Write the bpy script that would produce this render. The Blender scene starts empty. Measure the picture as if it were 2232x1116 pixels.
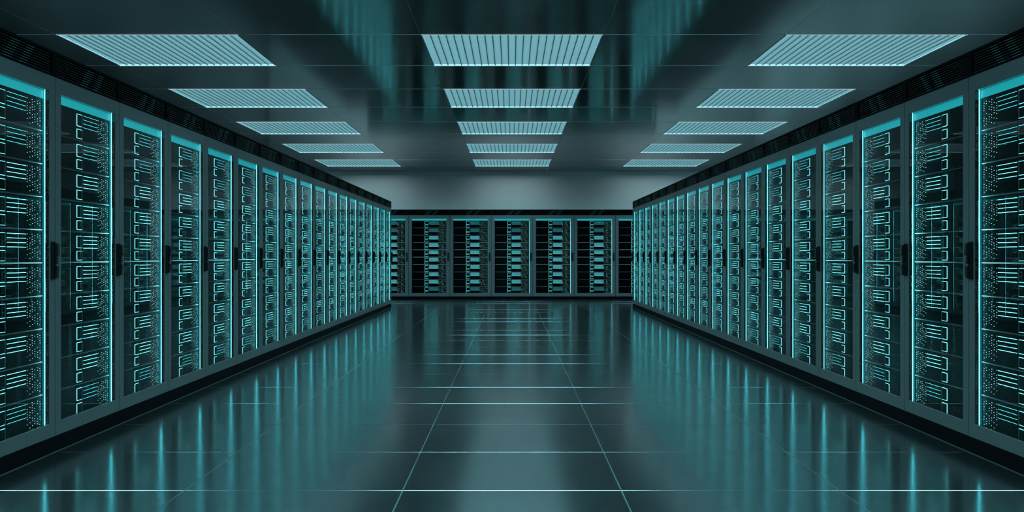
import bpy, bmesh, math, random
from mathutils import Vector
C = bpy.context.scene.collection
sc = bpy.context.scene

# ------------------------------------------------------------------ measures (metres)
F_PX = 2434.0            # focal length in pixels of the 2232 px wide frame
CAM_H = 1.0754
AISLE = 2.498            # half width of the aisle
CEIL = 3.178
PITCH = 1.0              # rack width
ROW0 = 5.11              # near end of the first rack of the side rows
TILE = 1.737             # ceiling tile
CY0 = 10.62              # near edge of the first ceiling light in view
WALL_Y = CY0 + 10 * TILE
WALL_X = 3.5 * TILE
BACK_Y = CY0 - 7 * TILE
DEPTH = 0.88
FAR_Y = 27.0

# ------------------------------------------------------------------ materials
def mat(name, col, rough=0.5, metal=0.0, ior=1.45, spec=None, bump=None, var=None):
    m = bpy.data.materials.new(name); m.use_nodes = True
    nt = m.node_tree; b = nt.nodes['Principled BSDF']
    b.inputs['Base Color'].default_value = (*col, 1)
    b.inputs['Roughness'].default_value = rough
    b.inputs['Metallic'].default_value = metal
    b.inputs['IOR'].default_value = ior
    if spec is not None: b.inputs['Specular IOR Level'].default_value = spec
    if bump or var:
        tc = nt.nodes.new('ShaderNodeTexCoord')
        n = nt.nodes.new('ShaderNodeTexNoise'); n.inputs['Scale'].default_value = (bump or var)[0]
        n.inputs['Detail'].default_value = 4
        nt.links.new(tc.outputs['Object'], n.inputs['Vector'])
        if bump:
            bp = nt.nodes.new('ShaderNodeBump'); bp.inputs['Strength'].default_value = bump[1]
            bp.inputs['Distance'].default_value = 0.002
            nt.links.new(n.outputs['Fac'], bp.inputs['Height'])
            nt.links.new(bp.outputs['Normal'], b.inputs['Normal'])
        if var:
            mr = nt.nodes.new('ShaderNodeMapRange')
            mr.inputs['To Min'].default_value = rough - var[1]; mr.inputs['To Max'].default_value = rough + var[1]
            nt.links.new(n.outputs['Fac'], mr.inputs['Value'])
            nt.links.new(mr.outputs['Result'], b.inputs['Roughness'])
    return m

def glow(name, col, strength, sampled=False, base=(0.02, 0.02, 0.02)):
    m = mat(name, base, 0.4)
    b = m.node_tree.nodes['Principled BSDF']
    b.inputs['Emission Color'].default_value = (*col, 1)
    b.inputs['Emission Strength'].default_value = strength
    m.cycles.emission_sampling = 'FRONT' if sampled else 'NONE'
    return m

def glass_mat():
    m = bpy.data.materials.new('clear_glass'); m.use_nodes = True
    nt = m.node_tree; nt.nodes.clear()
    o = nt.nodes.new('ShaderNodeOutputMaterial'); mx = nt.nodes.new('ShaderNodeMixShader')
    fr = nt.nodes.new('ShaderNodeFresnel'); fr.inputs['IOR'].default_value = 1.33
    tr = nt.nodes.new('ShaderNodeBsdfTransparent'); tr.inputs['Color'].default_value = (.97, .985, .985, 1)
    gl = nt.nodes.new('ShaderNodeBsdfGlossy'); gl.inputs['Roughness'].default_value = 0.0
    ge = nt.nodes.new('ShaderNodeNewGeometry'); iv = nt.nodes.new('ShaderNodeMath'); iv.operation = 'SUBTRACT'; iv.inputs[0].default_value = 1
    mu = nt.nodes.new('ShaderNodeMath'); mu.operation = 'MULTIPLY'
    nt.links.new(ge.outputs['Backfacing'], iv.inputs[1]); nt.links.new(iv.outputs[0], mu.inputs[0]); nt.links.new(fr.outputs[0], mu.inputs[1])
    nt.links.new(mu.outputs[0], mx.inputs[0]); nt.links.new(tr.outputs[0], mx.inputs[1])
    nt.links.new(gl.outputs[0], mx.inputs[2]); nt.links.new(mx.outputs[0], o.inputs[0])
    return m

M = dict(
    floor=mat('polished_floor_tile', (.022, .025, .027), .15, 0, 3.0, var=(1.3, .02)),
    groove=mat('dark_groove', (.012, .013, .014), .6),
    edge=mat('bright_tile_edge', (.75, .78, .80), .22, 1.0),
    ceiling=mat('satin_ceiling_tile', (.012, .013, .014), .12, 0, 2.05, var=(1.1, .02)),
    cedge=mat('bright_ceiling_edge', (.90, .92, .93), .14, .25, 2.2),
    wall=mat('painted_wall', (.86, .87, .88), .36, var=(2.0, .04)),
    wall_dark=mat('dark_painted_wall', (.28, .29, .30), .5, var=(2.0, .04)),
    frame=mat('grey_powder_coat', (.13, .138, .142), .36, 0, 1.5, bump=(420, .10)),
    body=mat('black_steel', (.010, .011, .012), .60, spec=.2, bump=(300, .05)),
    plinth=mat('black_plinth', (.004, .004, .005), .6, spec=.04),
    panel=mat('black_gloss_panel', (.0013, .0015, .0017), .34, spec=.05),
    chamfer=mat('brushed_edge', (.50, .53, .54), .40),
    reveal=mat('polished_reveal', (.16, .15, .15), .12, .85),
    handle=mat('black_handle', (.008, .008, .009), .30),
    rail=mat('silver_foot_rail', (.35, .37, .38), .35, .9),
    slat=mat('black_grille_slat', (.008, .009, .010), .24, spec=.35),
    blade=mat('lamp_louvre', (.10, .105, .108), .45),
    rib=mat('lamp_rib', (.03, .034, .036), .35),
    lframe=mat('lamp_frame', (.40, .42, .43), .30),
    glass=glass_mat(),
    lining=glow('cyan_edge_light_wash_glow', (.004, .155, .185), 1.0),  # wash of the edge light on the lining, put in as emission
    trim=glow('lamp_edge_highlight_glow', (.62, .92, 1.0), .80),  # bright highlight along the lamp edge, put in as emission
    lamp=glow('lamp_diffuser_glow', (.36, .88, 1.0), 8.0, True, (.6, .6, .6)),
    gap=mat('dark_slot', (.02, .024, .026), .22),
    slotlight=glow('slot_glow', (.22, .88, .96), 3.2, False),
    wash=glow('added_wash_glow', (.60, .90, .98), 52.0, True),  # for the added lamps that brighten the far wall
    led=glow('cyan_edge_light_glow', (.10, .76, .90), 14.5, True),
    top=glow('cyan_top_light_glow', (.016, .56, .64), 0.65, True),
    back=glow('cyan_backlight_glow', (.25, .85, .95), 1.1),
    bar=glow('indicator_bar_glow', (.16, .86, .95), 5.2),
    bar_dim=glow('indicator_bar_view_dim_glow', (.09, .74, .84), 2.0),  # dimming seen away from eye level, put into the emission
    outline=glow('bay_outline_glow', (.18, .84, .93), 3.0),
    outline_dim=glow('bay_outline_view_dim_glow', (.08, .56, .62), .5),  # far edge looks dimmer at a slant; put into the emission
    dot=glow('indicator_dot_glow', (.45, 1.0, 1.0), 2.4),
    dash=glow('grille_dash_glow', (.08, .62, .70), .16),
)

# ------------------------------------------------------------------ mesh helpers
class MB:
    """collects boxes and quads, each with a material slot; mirror = -1 flips the shape left to right"""
    def __init__(s, mirror=1): s.v = []; s.f = []; s.mi = []; s.mats = []; s.m = mirror
    def slot(s, m):
        if m not in s.mats: s.mats.append(m)
        return s.mats.index(m)
    def poly(s, pts, m):
        i = len(s.v); s.v += [(p[0] * s.m, p[1], p[2]) for p in pts]
        n = list(range(i, i + len(pts)))
        s.f.append(n if s.m == 1 else n[::-1]); s.mi.append(s.slot(m))
    def box(s, x0, x1, y0, y1, z0, z1, m, skip=''):
        a = [(x0, y0, z0), (x1, y0, z0), (x1, y1, z0), (x0, y1, z0), (x0, y0, z1), (x1, y0, z1), (x1, y1, z1), (x0, y1, z1)]
        for k, q in (('b', (0, 3, 2, 1)), ('t', (4, 5, 6, 7)), ('f', (0, 1, 5, 4)), ('r', (1, 2, 6, 5)), ('k', (2, 3, 7, 6)), ('l', (3, 0, 4, 7))):
            if k not in skip: s.poly([a[i] for i in q], m[k] if isinstance(m, dict) else m)
    def bevbox(s, x0, x1, y0, y1, z0, z1, c, m, mc=None, mtb=None):
        """box whose front (-y) face is chamfered by c on all four edges"""
        mc = mc or m
        o = [(x0, y0 + c, z0), (x1, y0 + c, z0), (x1, y0 + c, z1), (x0, y0 + c, z1)]
        n = [(x0 + c, y0, z0 + c), (x1 - c, y0, z0 + c), (x1 - c, y0, z1 - c), (x0 + c, y0, z1 - c)]
        b = [(x0, y1, z0), (x1, y1, z0), (x1, y1, z1), (x0, y1, z1)]
        s.poly(n, m)
        for i in range(4):
            j = (i + 1) % 4
            s.poly([o[i], o[j], n[j], n[i]], mc)
            s.poly([b[i], b[j], o[j], o[i]], mtb if mtb and i in (0, 2) else m)
        s.poly(b[::-1], m)
    def build(s, name, parent=None, data_only=False):
        me = bpy.data.meshes.new(name); me.from_pydata(s.v, [], s.f)
        for m in s.mats: me.materials.append(m)
        me.polygons.foreach_set('material_index', s.mi); me.update()
        o = bpy.data.objects.new(name, me); C.objects.link(o)
        if parent: o.parent = parent
        return o

def tag(o, label, cat, group=None):
    o['label'] = label; o['category'] = cat
    if group: o['group'] = group
def empty(name):
    o = bpy.data.objects.new(name, None); o.empty_display_size = .1; C.objects.link(o); return o
def copy_tree(o, parent=None):
    c = o.copy(); C.objects.link(c)
    if parent: c.parent = parent
    for ch in list(o.children): copy_tree(ch, c)
    return c
def structure(o): o['kind'] = 'structure'; return o

# ------------------------------------------------------------------ the room
def tiled(name, xs, ys, z, up, bev, bevx, gap, m_tile, m_edge, skip=(), thick=.03):
    """slab of bevelled tiles; up=+1 floor, -1 ceiling (faces look down)"""
    b = MB(); sgn = up
    def q(pts, m): b.poly(pts if sgn > 0 else pts[::-1], m)
    for i in range(len(xs) - 1):
        for j in range(len(ys) - 1):
            if (i, j) in skip: continue
            x0, x1, y0, y1 = xs[i] + gap, xs[i + 1] - gap, ys[j] + gap, ys[j + 1] - gap
            if sgn > 0: prof = [(bev, bevx, 0), (0, 0, bev)]                    # plain chamfer
            else: prof = [(bev, bevx, 0), (bev * .43, bevx * .5, bev * .43), (0, 0, bev * .86)]   # chamfer broken once
            rings = [[(x0 + u, y0 + t, z - sgn * h), (x1 - u, y0 + t, z - sgn * h), (x1 - u, y1 - t, z - sgn * h), (x0 + u, y1 - t, z - sgn * h)] for t, u, h in prof]
            q(rings[0], m_tile)
            rings.append([(p[0], p[1], z - sgn * thick) for p in rings[-1]])
            for ri in range(len(rings) - 1):
                n, o = rings[ri], rings[ri + 1]
                for k in range(4):
                    l = (k + 1) % 4
                    q([o[k], o[l], n[l], n[k]], m_edge if ri < len(prof) - 1 else m_tile)
    zb = z - sgn * thick
    X0, X1, Y0, Y1 = xs[0], xs[-1], ys[0], ys[-1]
    if up > 0: b.box(X0, X1, Y0, Y1, zb - .1, zb, M['groove'])
    else: b.box(X0, X1, Y0, Y1, zb + .06, zb + .16, M['groove'])
    return structure(b.build(name))

fx = [-WALL_X] + [-5.5 + i for i in range(12)] + [WALL_X]
fy = [BACK_Y] + [ROW0 - 6 + i for i in range(30)]
fy = [y for y in fy if BACK_Y <= y < WALL_Y] + [WALL_Y]
fy = [BACK_Y] + [y for y in fy if BACK_Y + .05 < y < WALL_Y - .05] + [WALL_Y]
tiled('floor', fx, fy, 0.0, 1, .0035, .0030, .0008, M['floor'], M['edge'])
cx = [(-3.5 + i) * TILE for i in range(8)]
cy = [CY0 + (i - 7) * TILE for i in range(18)]
light_cells = [(i, j) for i in (1, 3, 5) for j in (1, 3, 5, 7, 9, 11, 13, 15)]
tiled('ceiling', cx, cy, CEIL, -1, .016, .0015, .0012, M['ceiling'], M['cedge'], set(light_cells) | {(i, 16) for i in (1, 3, 5)})
w = MB(); w.box(-WALL_X - .12, WALL_X + .12, WALL_Y, WALL_Y + .12, -.13, CEIL + .19, M['wall']); structure(w.build('wall_far'))
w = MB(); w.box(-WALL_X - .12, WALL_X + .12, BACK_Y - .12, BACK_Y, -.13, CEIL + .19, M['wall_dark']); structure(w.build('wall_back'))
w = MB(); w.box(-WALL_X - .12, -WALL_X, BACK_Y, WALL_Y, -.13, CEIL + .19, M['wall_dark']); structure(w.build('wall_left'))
w = MB(); w.box(WALL_X, WALL_X + .12, BACK_Y, WALL_Y, -.13, CEIL + .19, M['wall']); structure(w.build('wall_right'))

# ------------------------------------------------------------------ ceiling lights
def make_light():
    root = empty('ceiling_light')
    h = TILE / 2 - .002; t = .012
    f = MB(); m = M['lframe']
    f.box(-h, h, -h, -h + t, -.002, .085, m); f.box(-h, h, h - t, h, -.002, .085, m)
    f.box(-h, -h + t, -h + t, h - t, -.002, .085, m); f.box(h - t, h, -h + t, h - t, -.002, .085, m)
    f.build('lamp_frame', root)
    for y in (-h, h - .008):  # thin lips whose glow stands in for the frame's edge highlights
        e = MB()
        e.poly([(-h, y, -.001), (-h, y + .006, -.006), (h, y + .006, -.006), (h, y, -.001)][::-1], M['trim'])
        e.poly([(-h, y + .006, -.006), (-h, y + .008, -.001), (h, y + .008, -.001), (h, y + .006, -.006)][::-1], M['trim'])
        e.build('edge_highlight_trim', root)
    d = MB(); d.box(-h + t, h - t, -h + t, h - t, .0155, .024, M['lamp']); d.build('diffuser', root)
    L = MB(); n = 34; s = (2 * h - 2 * t) / n
    for i in range(1, n):
        y = -h + t + i * s
        L.box(-h + t, h - t, y - .0012, y + .0012, .003, .0142, M['blade'])
    L.build('louvre', root)
    R = MB(); n = 23; s = (2 * h - 2 * t) / n
    for i in range(1, n):
        x = -h + t + i * s
        R.box(x - .0035, x + .0035, -h + t, h - t, .000, .0150, M['rib'])
    R.build('louvre_rib', root)
    return root
ordn = ['nearest in view', 'second nearest in view', 'midway along', 'second from the far wall', 'closest to the far wall']
colname = {1: 'left', 3: 'centre', 5: 'right'}
proto = make_light(); first = True
for (i, j) in light_cells:
    o = proto if first else copy_tree(proto); first = False
    o.location = ((i - 3) * TILE, CY0 + (j - 7 + .5) * TILE, CEIL)
    k = (j - 7) // 2
    if k >= 0:
        lab = f'square louvred ceiling light in the {colname[i]} column, {ordn[k]}'
    else:
        lab = f'square louvred ceiling light of the {colname[i]} column, {["just", "further", "furthest"][-k - 1]} above the top edge'
    tag(o, lab, 'ceiling light', 'louvred ceiling lights')

# unseen slot lights, added in the ceiling to brighten the far wall
def make_slot():
    root = empty('added_wash_light'); h = TILE / 2 - .002; a, b2 = .130, .158
    p = MB(); m = M['ceiling']
    p.box(-h, h, -h, a, 0, .0027, {'k': M['plinth'], 'f': m, 'l': m, 'r': m, 't': m, 'b': m}); p.box(-h, h, b2, h, 0, .0027, {'f': M['plinth'], 'k': m, 'l': m, 'r': m, 't': m, 'b': m})
    p.box(-h, -h + .08, a, b2, 0, .0027, m); p.box(h - .08, h, a, b2, 0, .0027, m)
    p.build('ceiling_panel', root)
    d = MB(); d.box(-h + .08, h - .08, a, b2, .0028, .012, M['wash']); d.build('diffuser', root)
    return root
slot0 = make_slot()
for i in (1, 3, 5):
    o = slot0 if i == 1 else copy_tree(slot0)
    o.location = ((i - 3) * TILE, CY0 + 9.5 * TILE, CEIL)
    tag(o, f'added slim slot light, unseen, brightening the far wall, {colname[i]} column', 'ceiling light', 'added slot lights brightening the far wall')

# ------------------------------------------------------------------ server racks
OX0, OX1, OZ0, OZ1 = -.422, .420, .166, 1.966      # door opening
DZ0, DZ1, TOPZ = .0864, 2.052, 2.190
UH = .178; MIDZ = 1.036
FACE = .036
rnd = random.Random(7)
DOTS = []
colx = [.728, .759, .788, .819, .852, .883]
for ci, x in enumerate(colx):
    z = .026 + (.007 if ci % 2 else 0)
    while z < .160:
        if rnd.random() < .60: DOTS.append((x - .5 + rnd.uniform(-.003, .003), z))
        z += .0135

def make_unit_meshes(mir):
    g = .0018
    b = MB(mir)
    b.bevbox(-.417, .415, FACE, .30, -UH + g, -g, .0009, M['panel'], M['chamfer'], M['gap'])
    d1 = MB(mir)      # drive bays: raised black block, glowing rim
    def bay(mb, x0, x1, z0, z1):
        p = .0020; r = .0019; y = FACE - p
        mb.box(x0, x1, y, FACE + .001, z0, z1, M['outline'], 'fk')
        # front: rim (four strips) and black centre
        mb.poly([(x0, y, z0), (x1, y, z0), (x1 - r, y, z0 + r), (x0 + r, y, z0 + r)], M['outline'])
        mb.poly([(x1, y, z0), (x1, y, z1), (x1 - r, y, z1 - r), (x1 - r, y, z0 + r)], M['outline_dim'])
        mb.poly([(x1, y, z1), (x0, y, z1), (x0 + r, y, z1 - r), (x1 - r, y, z1 - r)], M['outline'])
        mb.poly([(x0, y, z1), (x0, y, z0), (x0 + r, y, z0 + r), (x0 + r, y, z1 - r)], M['outline'])
        mb.poly([(x0 + r, y, z0 + r), (x1 - r, y, z0 + r), (x1 - r, y, z1 - r), (x0 + r, y, z1 - r)], M['panel'])
    bay(d1, -.110, -.030, -.095, -.024)
    d2 = MB(mir); bay(d2, -.110, -.030, -.166, -.112)
    def bars(m):
        l = MB(mir)
        for z in (-.026, -.049, -.072, -.095):
            l.box(-.009, .212, FACE - .0006, FACE + .001, z - .0008, z + .0008, m, 'k')
        return l
    dots = MB(mir)
    for x, z in DOTS:
        if z > .172: continue
        dots.box(x - .0020, x + .0020, FACE - .0008, FACE + .001, -z - .0013, -z + .0013, M['dot'], 'k')
    return b, d1, d2, bars(M['bar']), bars(M['bar_dim']), dots

def make_rack(mir):
    root = empty('server_rack')
    # carcass: two sides, top, base, back
    c = MB(mir); m = M['body']
    c.box(-.498, -.440, .024, DEPTH, DZ0, DZ1, m); c.box(.440, .498, .024, DEPTH, DZ0, DZ1, m)
    c.box(-.440, .440, .024, DEPTH, OZ1 + .002, DZ1, m); c.box(-.440, .440, .024, DEPTH, DZ0, OZ0 - .012, m)
    c.box(-.440, .440, DEPTH - .02, DEPTH, OZ0 - .012, OZ1 + .002, m)
    c.build('cabinet_body', root)
    p = MB(mir)
    p.box(-.5, .5, .002, DEPTH, 0, DZ0 - .001, M['plinth'])
    pl = p.build('plinth', root)
    r_ = MB(mir); r_.box(-.5, .5, -.001, .002, .0, .003, M['rail']); r_.build('foot_rail', pl)
    # door frame with an opening, front edge chamfered
    d = MB(mir); m = M['frame']; a, T, ch = .4962, .022, .0025
    x0, x1, z0, z1 = -a, a, DZ0 + .001, DZ1 - .001
    def ring(X0, X1, Z0, Z1, y): return [(X0, y, Z0), (X1, y, Z0), (X1, y, Z1), (X0, y, Z1)]
    outb, outf = ring(x0, x1, z0, z1, T), ring(x0, x1, z0, z1, ch)
    fo, fi = ring(x0 + ch, x1 - ch, z0 + ch, z1 - ch, 0), ring(OX0 - ch, OX1 + ch, OZ0 - ch, OZ1 + ch, 0)
    inf, inb = ring(OX0, OX1, OZ0, OZ1, ch), ring(OX0, OX1, OZ0, OZ1, T)
    for A, B, mm in ((outb, outf, m), (outf, fo, m), (fo, fi, m), (fi, inf, m), (inf, inb, M['reveal']), (inb, outb, m)):
        for i in range(4):
            j = (i + 1) % 4; d.poly([A[i], A[j], B[j], B[i]], mm)
    door = d.build('door', root)
    g = MB(mir); g.box(OX0 + .0005, OX1 - .0005, .004, .007, OZ0 + .0005, OZ1 - .0005, M['glass']); g.build('glass_pane', door)
    # handle: back plate with a grip that narrows at its middle
    h = MB(mir); hx, hz = .458, MIDZ + .012; m = M['handle']
    h.bevbox(hx - .020, hx + .020, -.010, -.0001, hz - .103, hz + .103, .004, m)
    prof = [(-.102, .014, .014), (-.094, .030, .016), (-.030, .034, .016), (-.018, .030, .013), (.018, .030, .013), (.030, .037, .016), (.090, .034, .016), (.102, .016, .014)]
    ringp = []
    for z, out, hw in prof:
        c2 = .004
        ringp.append([(hx - hw, -.009, hz + z), (hx - hw, -out + c2, hz + z), (hx - hw + c2, -out, hz + z),
                      (hx + hw - c2, -out, hz + z), (hx + hw, -out + c2, hz + z), (hx + hw, -.009, hz + z)])
    for A, B in zip(ringp, ringp[1:]):
        for i in range(5): h.poly([A[i], A[i + 1], B[i + 1], B[i]], m)
    h.poly(ringp[0][::-1], m); h.poly(ringp[-1], m)
    h.build('handle', door)
    # lights of the cabinet
    t = MB(mir); t.box(OX0 - .01, OX1 + .01, .031, .050, OZ1 - .043, OZ1 + .001, M['top'], 'k'); t.build('top_light', root)
    e = MB(mir); e.box(OX1 - .0024, OX1 + .0005, 0.0225, .0252, OZ0 - .004, OZ1, {'f': M['body'], 't': M['body'], 'b': M['body'], 'k': M['body'], 'l': M['led']}, 'r'); e.build('edge_light', root)
    li = MB(mir); li.box(OX1 - .0004, OX1 + .019, .0265, .040, OZ0 - .01, OZ1 - .045, M['lining']); li.box(OX1 - .0004, OX1 + .019, .040, .33, OZ0 - .01, OZ1 - .045, {'l': M['slotlight'], 'r': M['body'], 'f': M['body'], 'k': M['body'], 't': M['body'], 'b': M['body']}); li.box(-.439, OX0 - .001, .0265, .36, OZ0 - .01, OZ1 - .045, M['body']); li.build('mounting_rail', root)  # front strip glows in place of light falling from the edge light
    bk = MB(mir); bk.box(-.417, .415, .335, .345, OZ0, OZ1 - .045, M['back']); bk.build('backlight', root)
    # grille on top
    gr = MB(mir); m = M['slat']; gz0, gz1 = DZ1 + .001, TOPZ
    gr.box(-.5, -.462, 0.0, .10, gz0, gz1, M['plinth']); gr.box(.462, .5, 0.0, .10, gz0, gz1, M['plinth'])
    gr.box(-.5, .5, .10, DEPTH, gz0, gz1, M['plinth'])
    gr.box(-.462, .462, 0.0, .10, gz0, gz0 + .012, M['plinth']); gr.box(-.462, .462, 0.0, .10, gz1 - .014, gz1, M['plinth'])
    n = 8; s = (gz1 - gz0 - .026) / (n + 0.0)
    for i in range(n):
        z = gz0 + .012 + (i + .5) * s
        zz = [(-.462, .006, z - .0045), (-.462, .028, z + .004), (-.462, .028, z + .0065), (-.462, .006, z - .002)]
        o2 = [(.462, q[1], q[2]) for q in zz]
        gr.poly([zz[0], o2[0], o2[3], zz[3]], m); gr.poly([zz[3], o2[3], o2[2], zz[2]], m)
        gr.poly([zz[1], o2[1], o2[0], zz[0]][::1], m); gr.poly([zz[2], o2[2], o2[1], zz[1]], m)
    grille = gr.build('top_grille', root)
    for xc, wd in ((.02, .10), (.20, .085)):  # two columns of thin cyan emissive dashes at the slat fronts
        ds = MB(mir)
        for i in range(n):
            z = gz0 + .012 + (i + .5) * s
            x = xc - .014 * (n - 1 - i)
            ds.box(x - wd / 2, x + wd / 2, .0045, .0062, z - .0044, z - .0034, M['dash'], 'k')
        ds.build('grille_dashes', grille)
    # ten server units
    b, d1, d2, br, brd, dt = make_unit_meshes(mir)
    u0 = b.build('server_unit', root)
    s1 = d1.build('drive_bay', u0); s2 = d2.build('drive_bay', u0)
    s3 = br.build('status_bars', u0); s4 = dt.build('indicator_lights', u0)
    dim = brd.build('status_bars', u0); dim_mesh = dim.data; bpy.data.objects.remove(dim)
    top = MIDZ + 5 * UH
    u0.location = (0, 0, top)
    for k in range(1, 10):
        u = u0.copy(); C.objects.link(u); u.parent = root; u.location = (0, 0, top - k * UH)
        for ch in list(u0.children):
            q = ch.copy(); C.objects.link(q); q.parent = u
            if ch.name.startswith('status_bars') and k in (1, 9): q.data = dim_mesh
    s3.data = dim_mesh
    return root

RN = make_rack(1); RM = make_rack(-1)
words = ['first', 'second', 'third', 'fourth', 'fifth', 'sixth', 'seventh', 'eighth', 'ninth', 'tenth']
used = set()
def place(p, x, y, rz, label, group):
    o = p if p.name not in used else copy_tree(p)
    used.add(p.name); o.location = (x, y, 0); o.rotation_euler = (0, 0, rz)
    tag(o, label, 'server rack', group)
for side, p, x, rz in (('left', RN, -AISLE, math.pi / 2), ('right', RM, AISLE, -math.pi / 2)):
    for n in range(18):
        y = ROW0 + n + .5
        if n == 0: lab = f'glass-door server rack of the {side} row, cut off by the {side} edge of the picture'
        elif n < 9: lab = f'glass-door server rack of the {side} row, {words[n]} from the {side} edge of the picture'
        elif n == 17: lab = f'glass-door server rack of the {side} row, last one at its far end'
        else: lab = f'glass-door server rack of the {side} row, {words[17 - n]} from its far end'
        place(p, x, y, rz, lab, f'server racks of the {side} row')
far = {-3: 'far row, partly hidden behind the end of the left row', -2: 'far row, leftmost one seen whole', -1: 'far row, left of the middle one',
       0: 'far row, the middle one facing the camera', 1: 'far row, right of the middle one', 2: 'far row, rightmost one seen whole', 3: 'far row, partly hidden behind the end of the right row'}
for k, t in far.items():
    place(RN, k * 1.0, FAR_Y, 0, 'glass-door server rack in the ' + t, 'server racks of the far row')

# ------------------------------------------------------------------ camera and view
cam = bpy.data.cameras.new('camera'); co = bpy.data.objects.new('camera', cam); C.objects.link(co)
co.location = (0, 0, CAM_H); co.rotation_euler = (math.pi / 2, 0, 0)
cam.sensor_width = 36; cam.lens = F_PX / 2232 * 36; cam.shift_y = -1.0 / 2232; cam.clip_end = 200; cam.clip_start = .05
sc.camera = co
wd = bpy.data.worlds.new('world'); sc.world = wd; wd.use_nodes = True
wd.node_tree.nodes['Background'].inputs[0].default_value = (0, 0, 0, 1)
sc.view_settings.view_transform = 'Standard'; sc.view_settings.look = 'None'
sc.view_settings.gamma = 1; sc.view_settings.exposure = 0.0; sc.view_settings.use_curve_mapping = False
cy_ = sc.cycles
cy_.max_bounces = 10; cy_.diffuse_bounces = 3; cy_.glossy_bounces = 8; cy_.transparent_max_bounces = 16
cy_.sample_clamp_indirect = 6.0; cy_.use_denoising = True; cy_.caustics_reflective = True
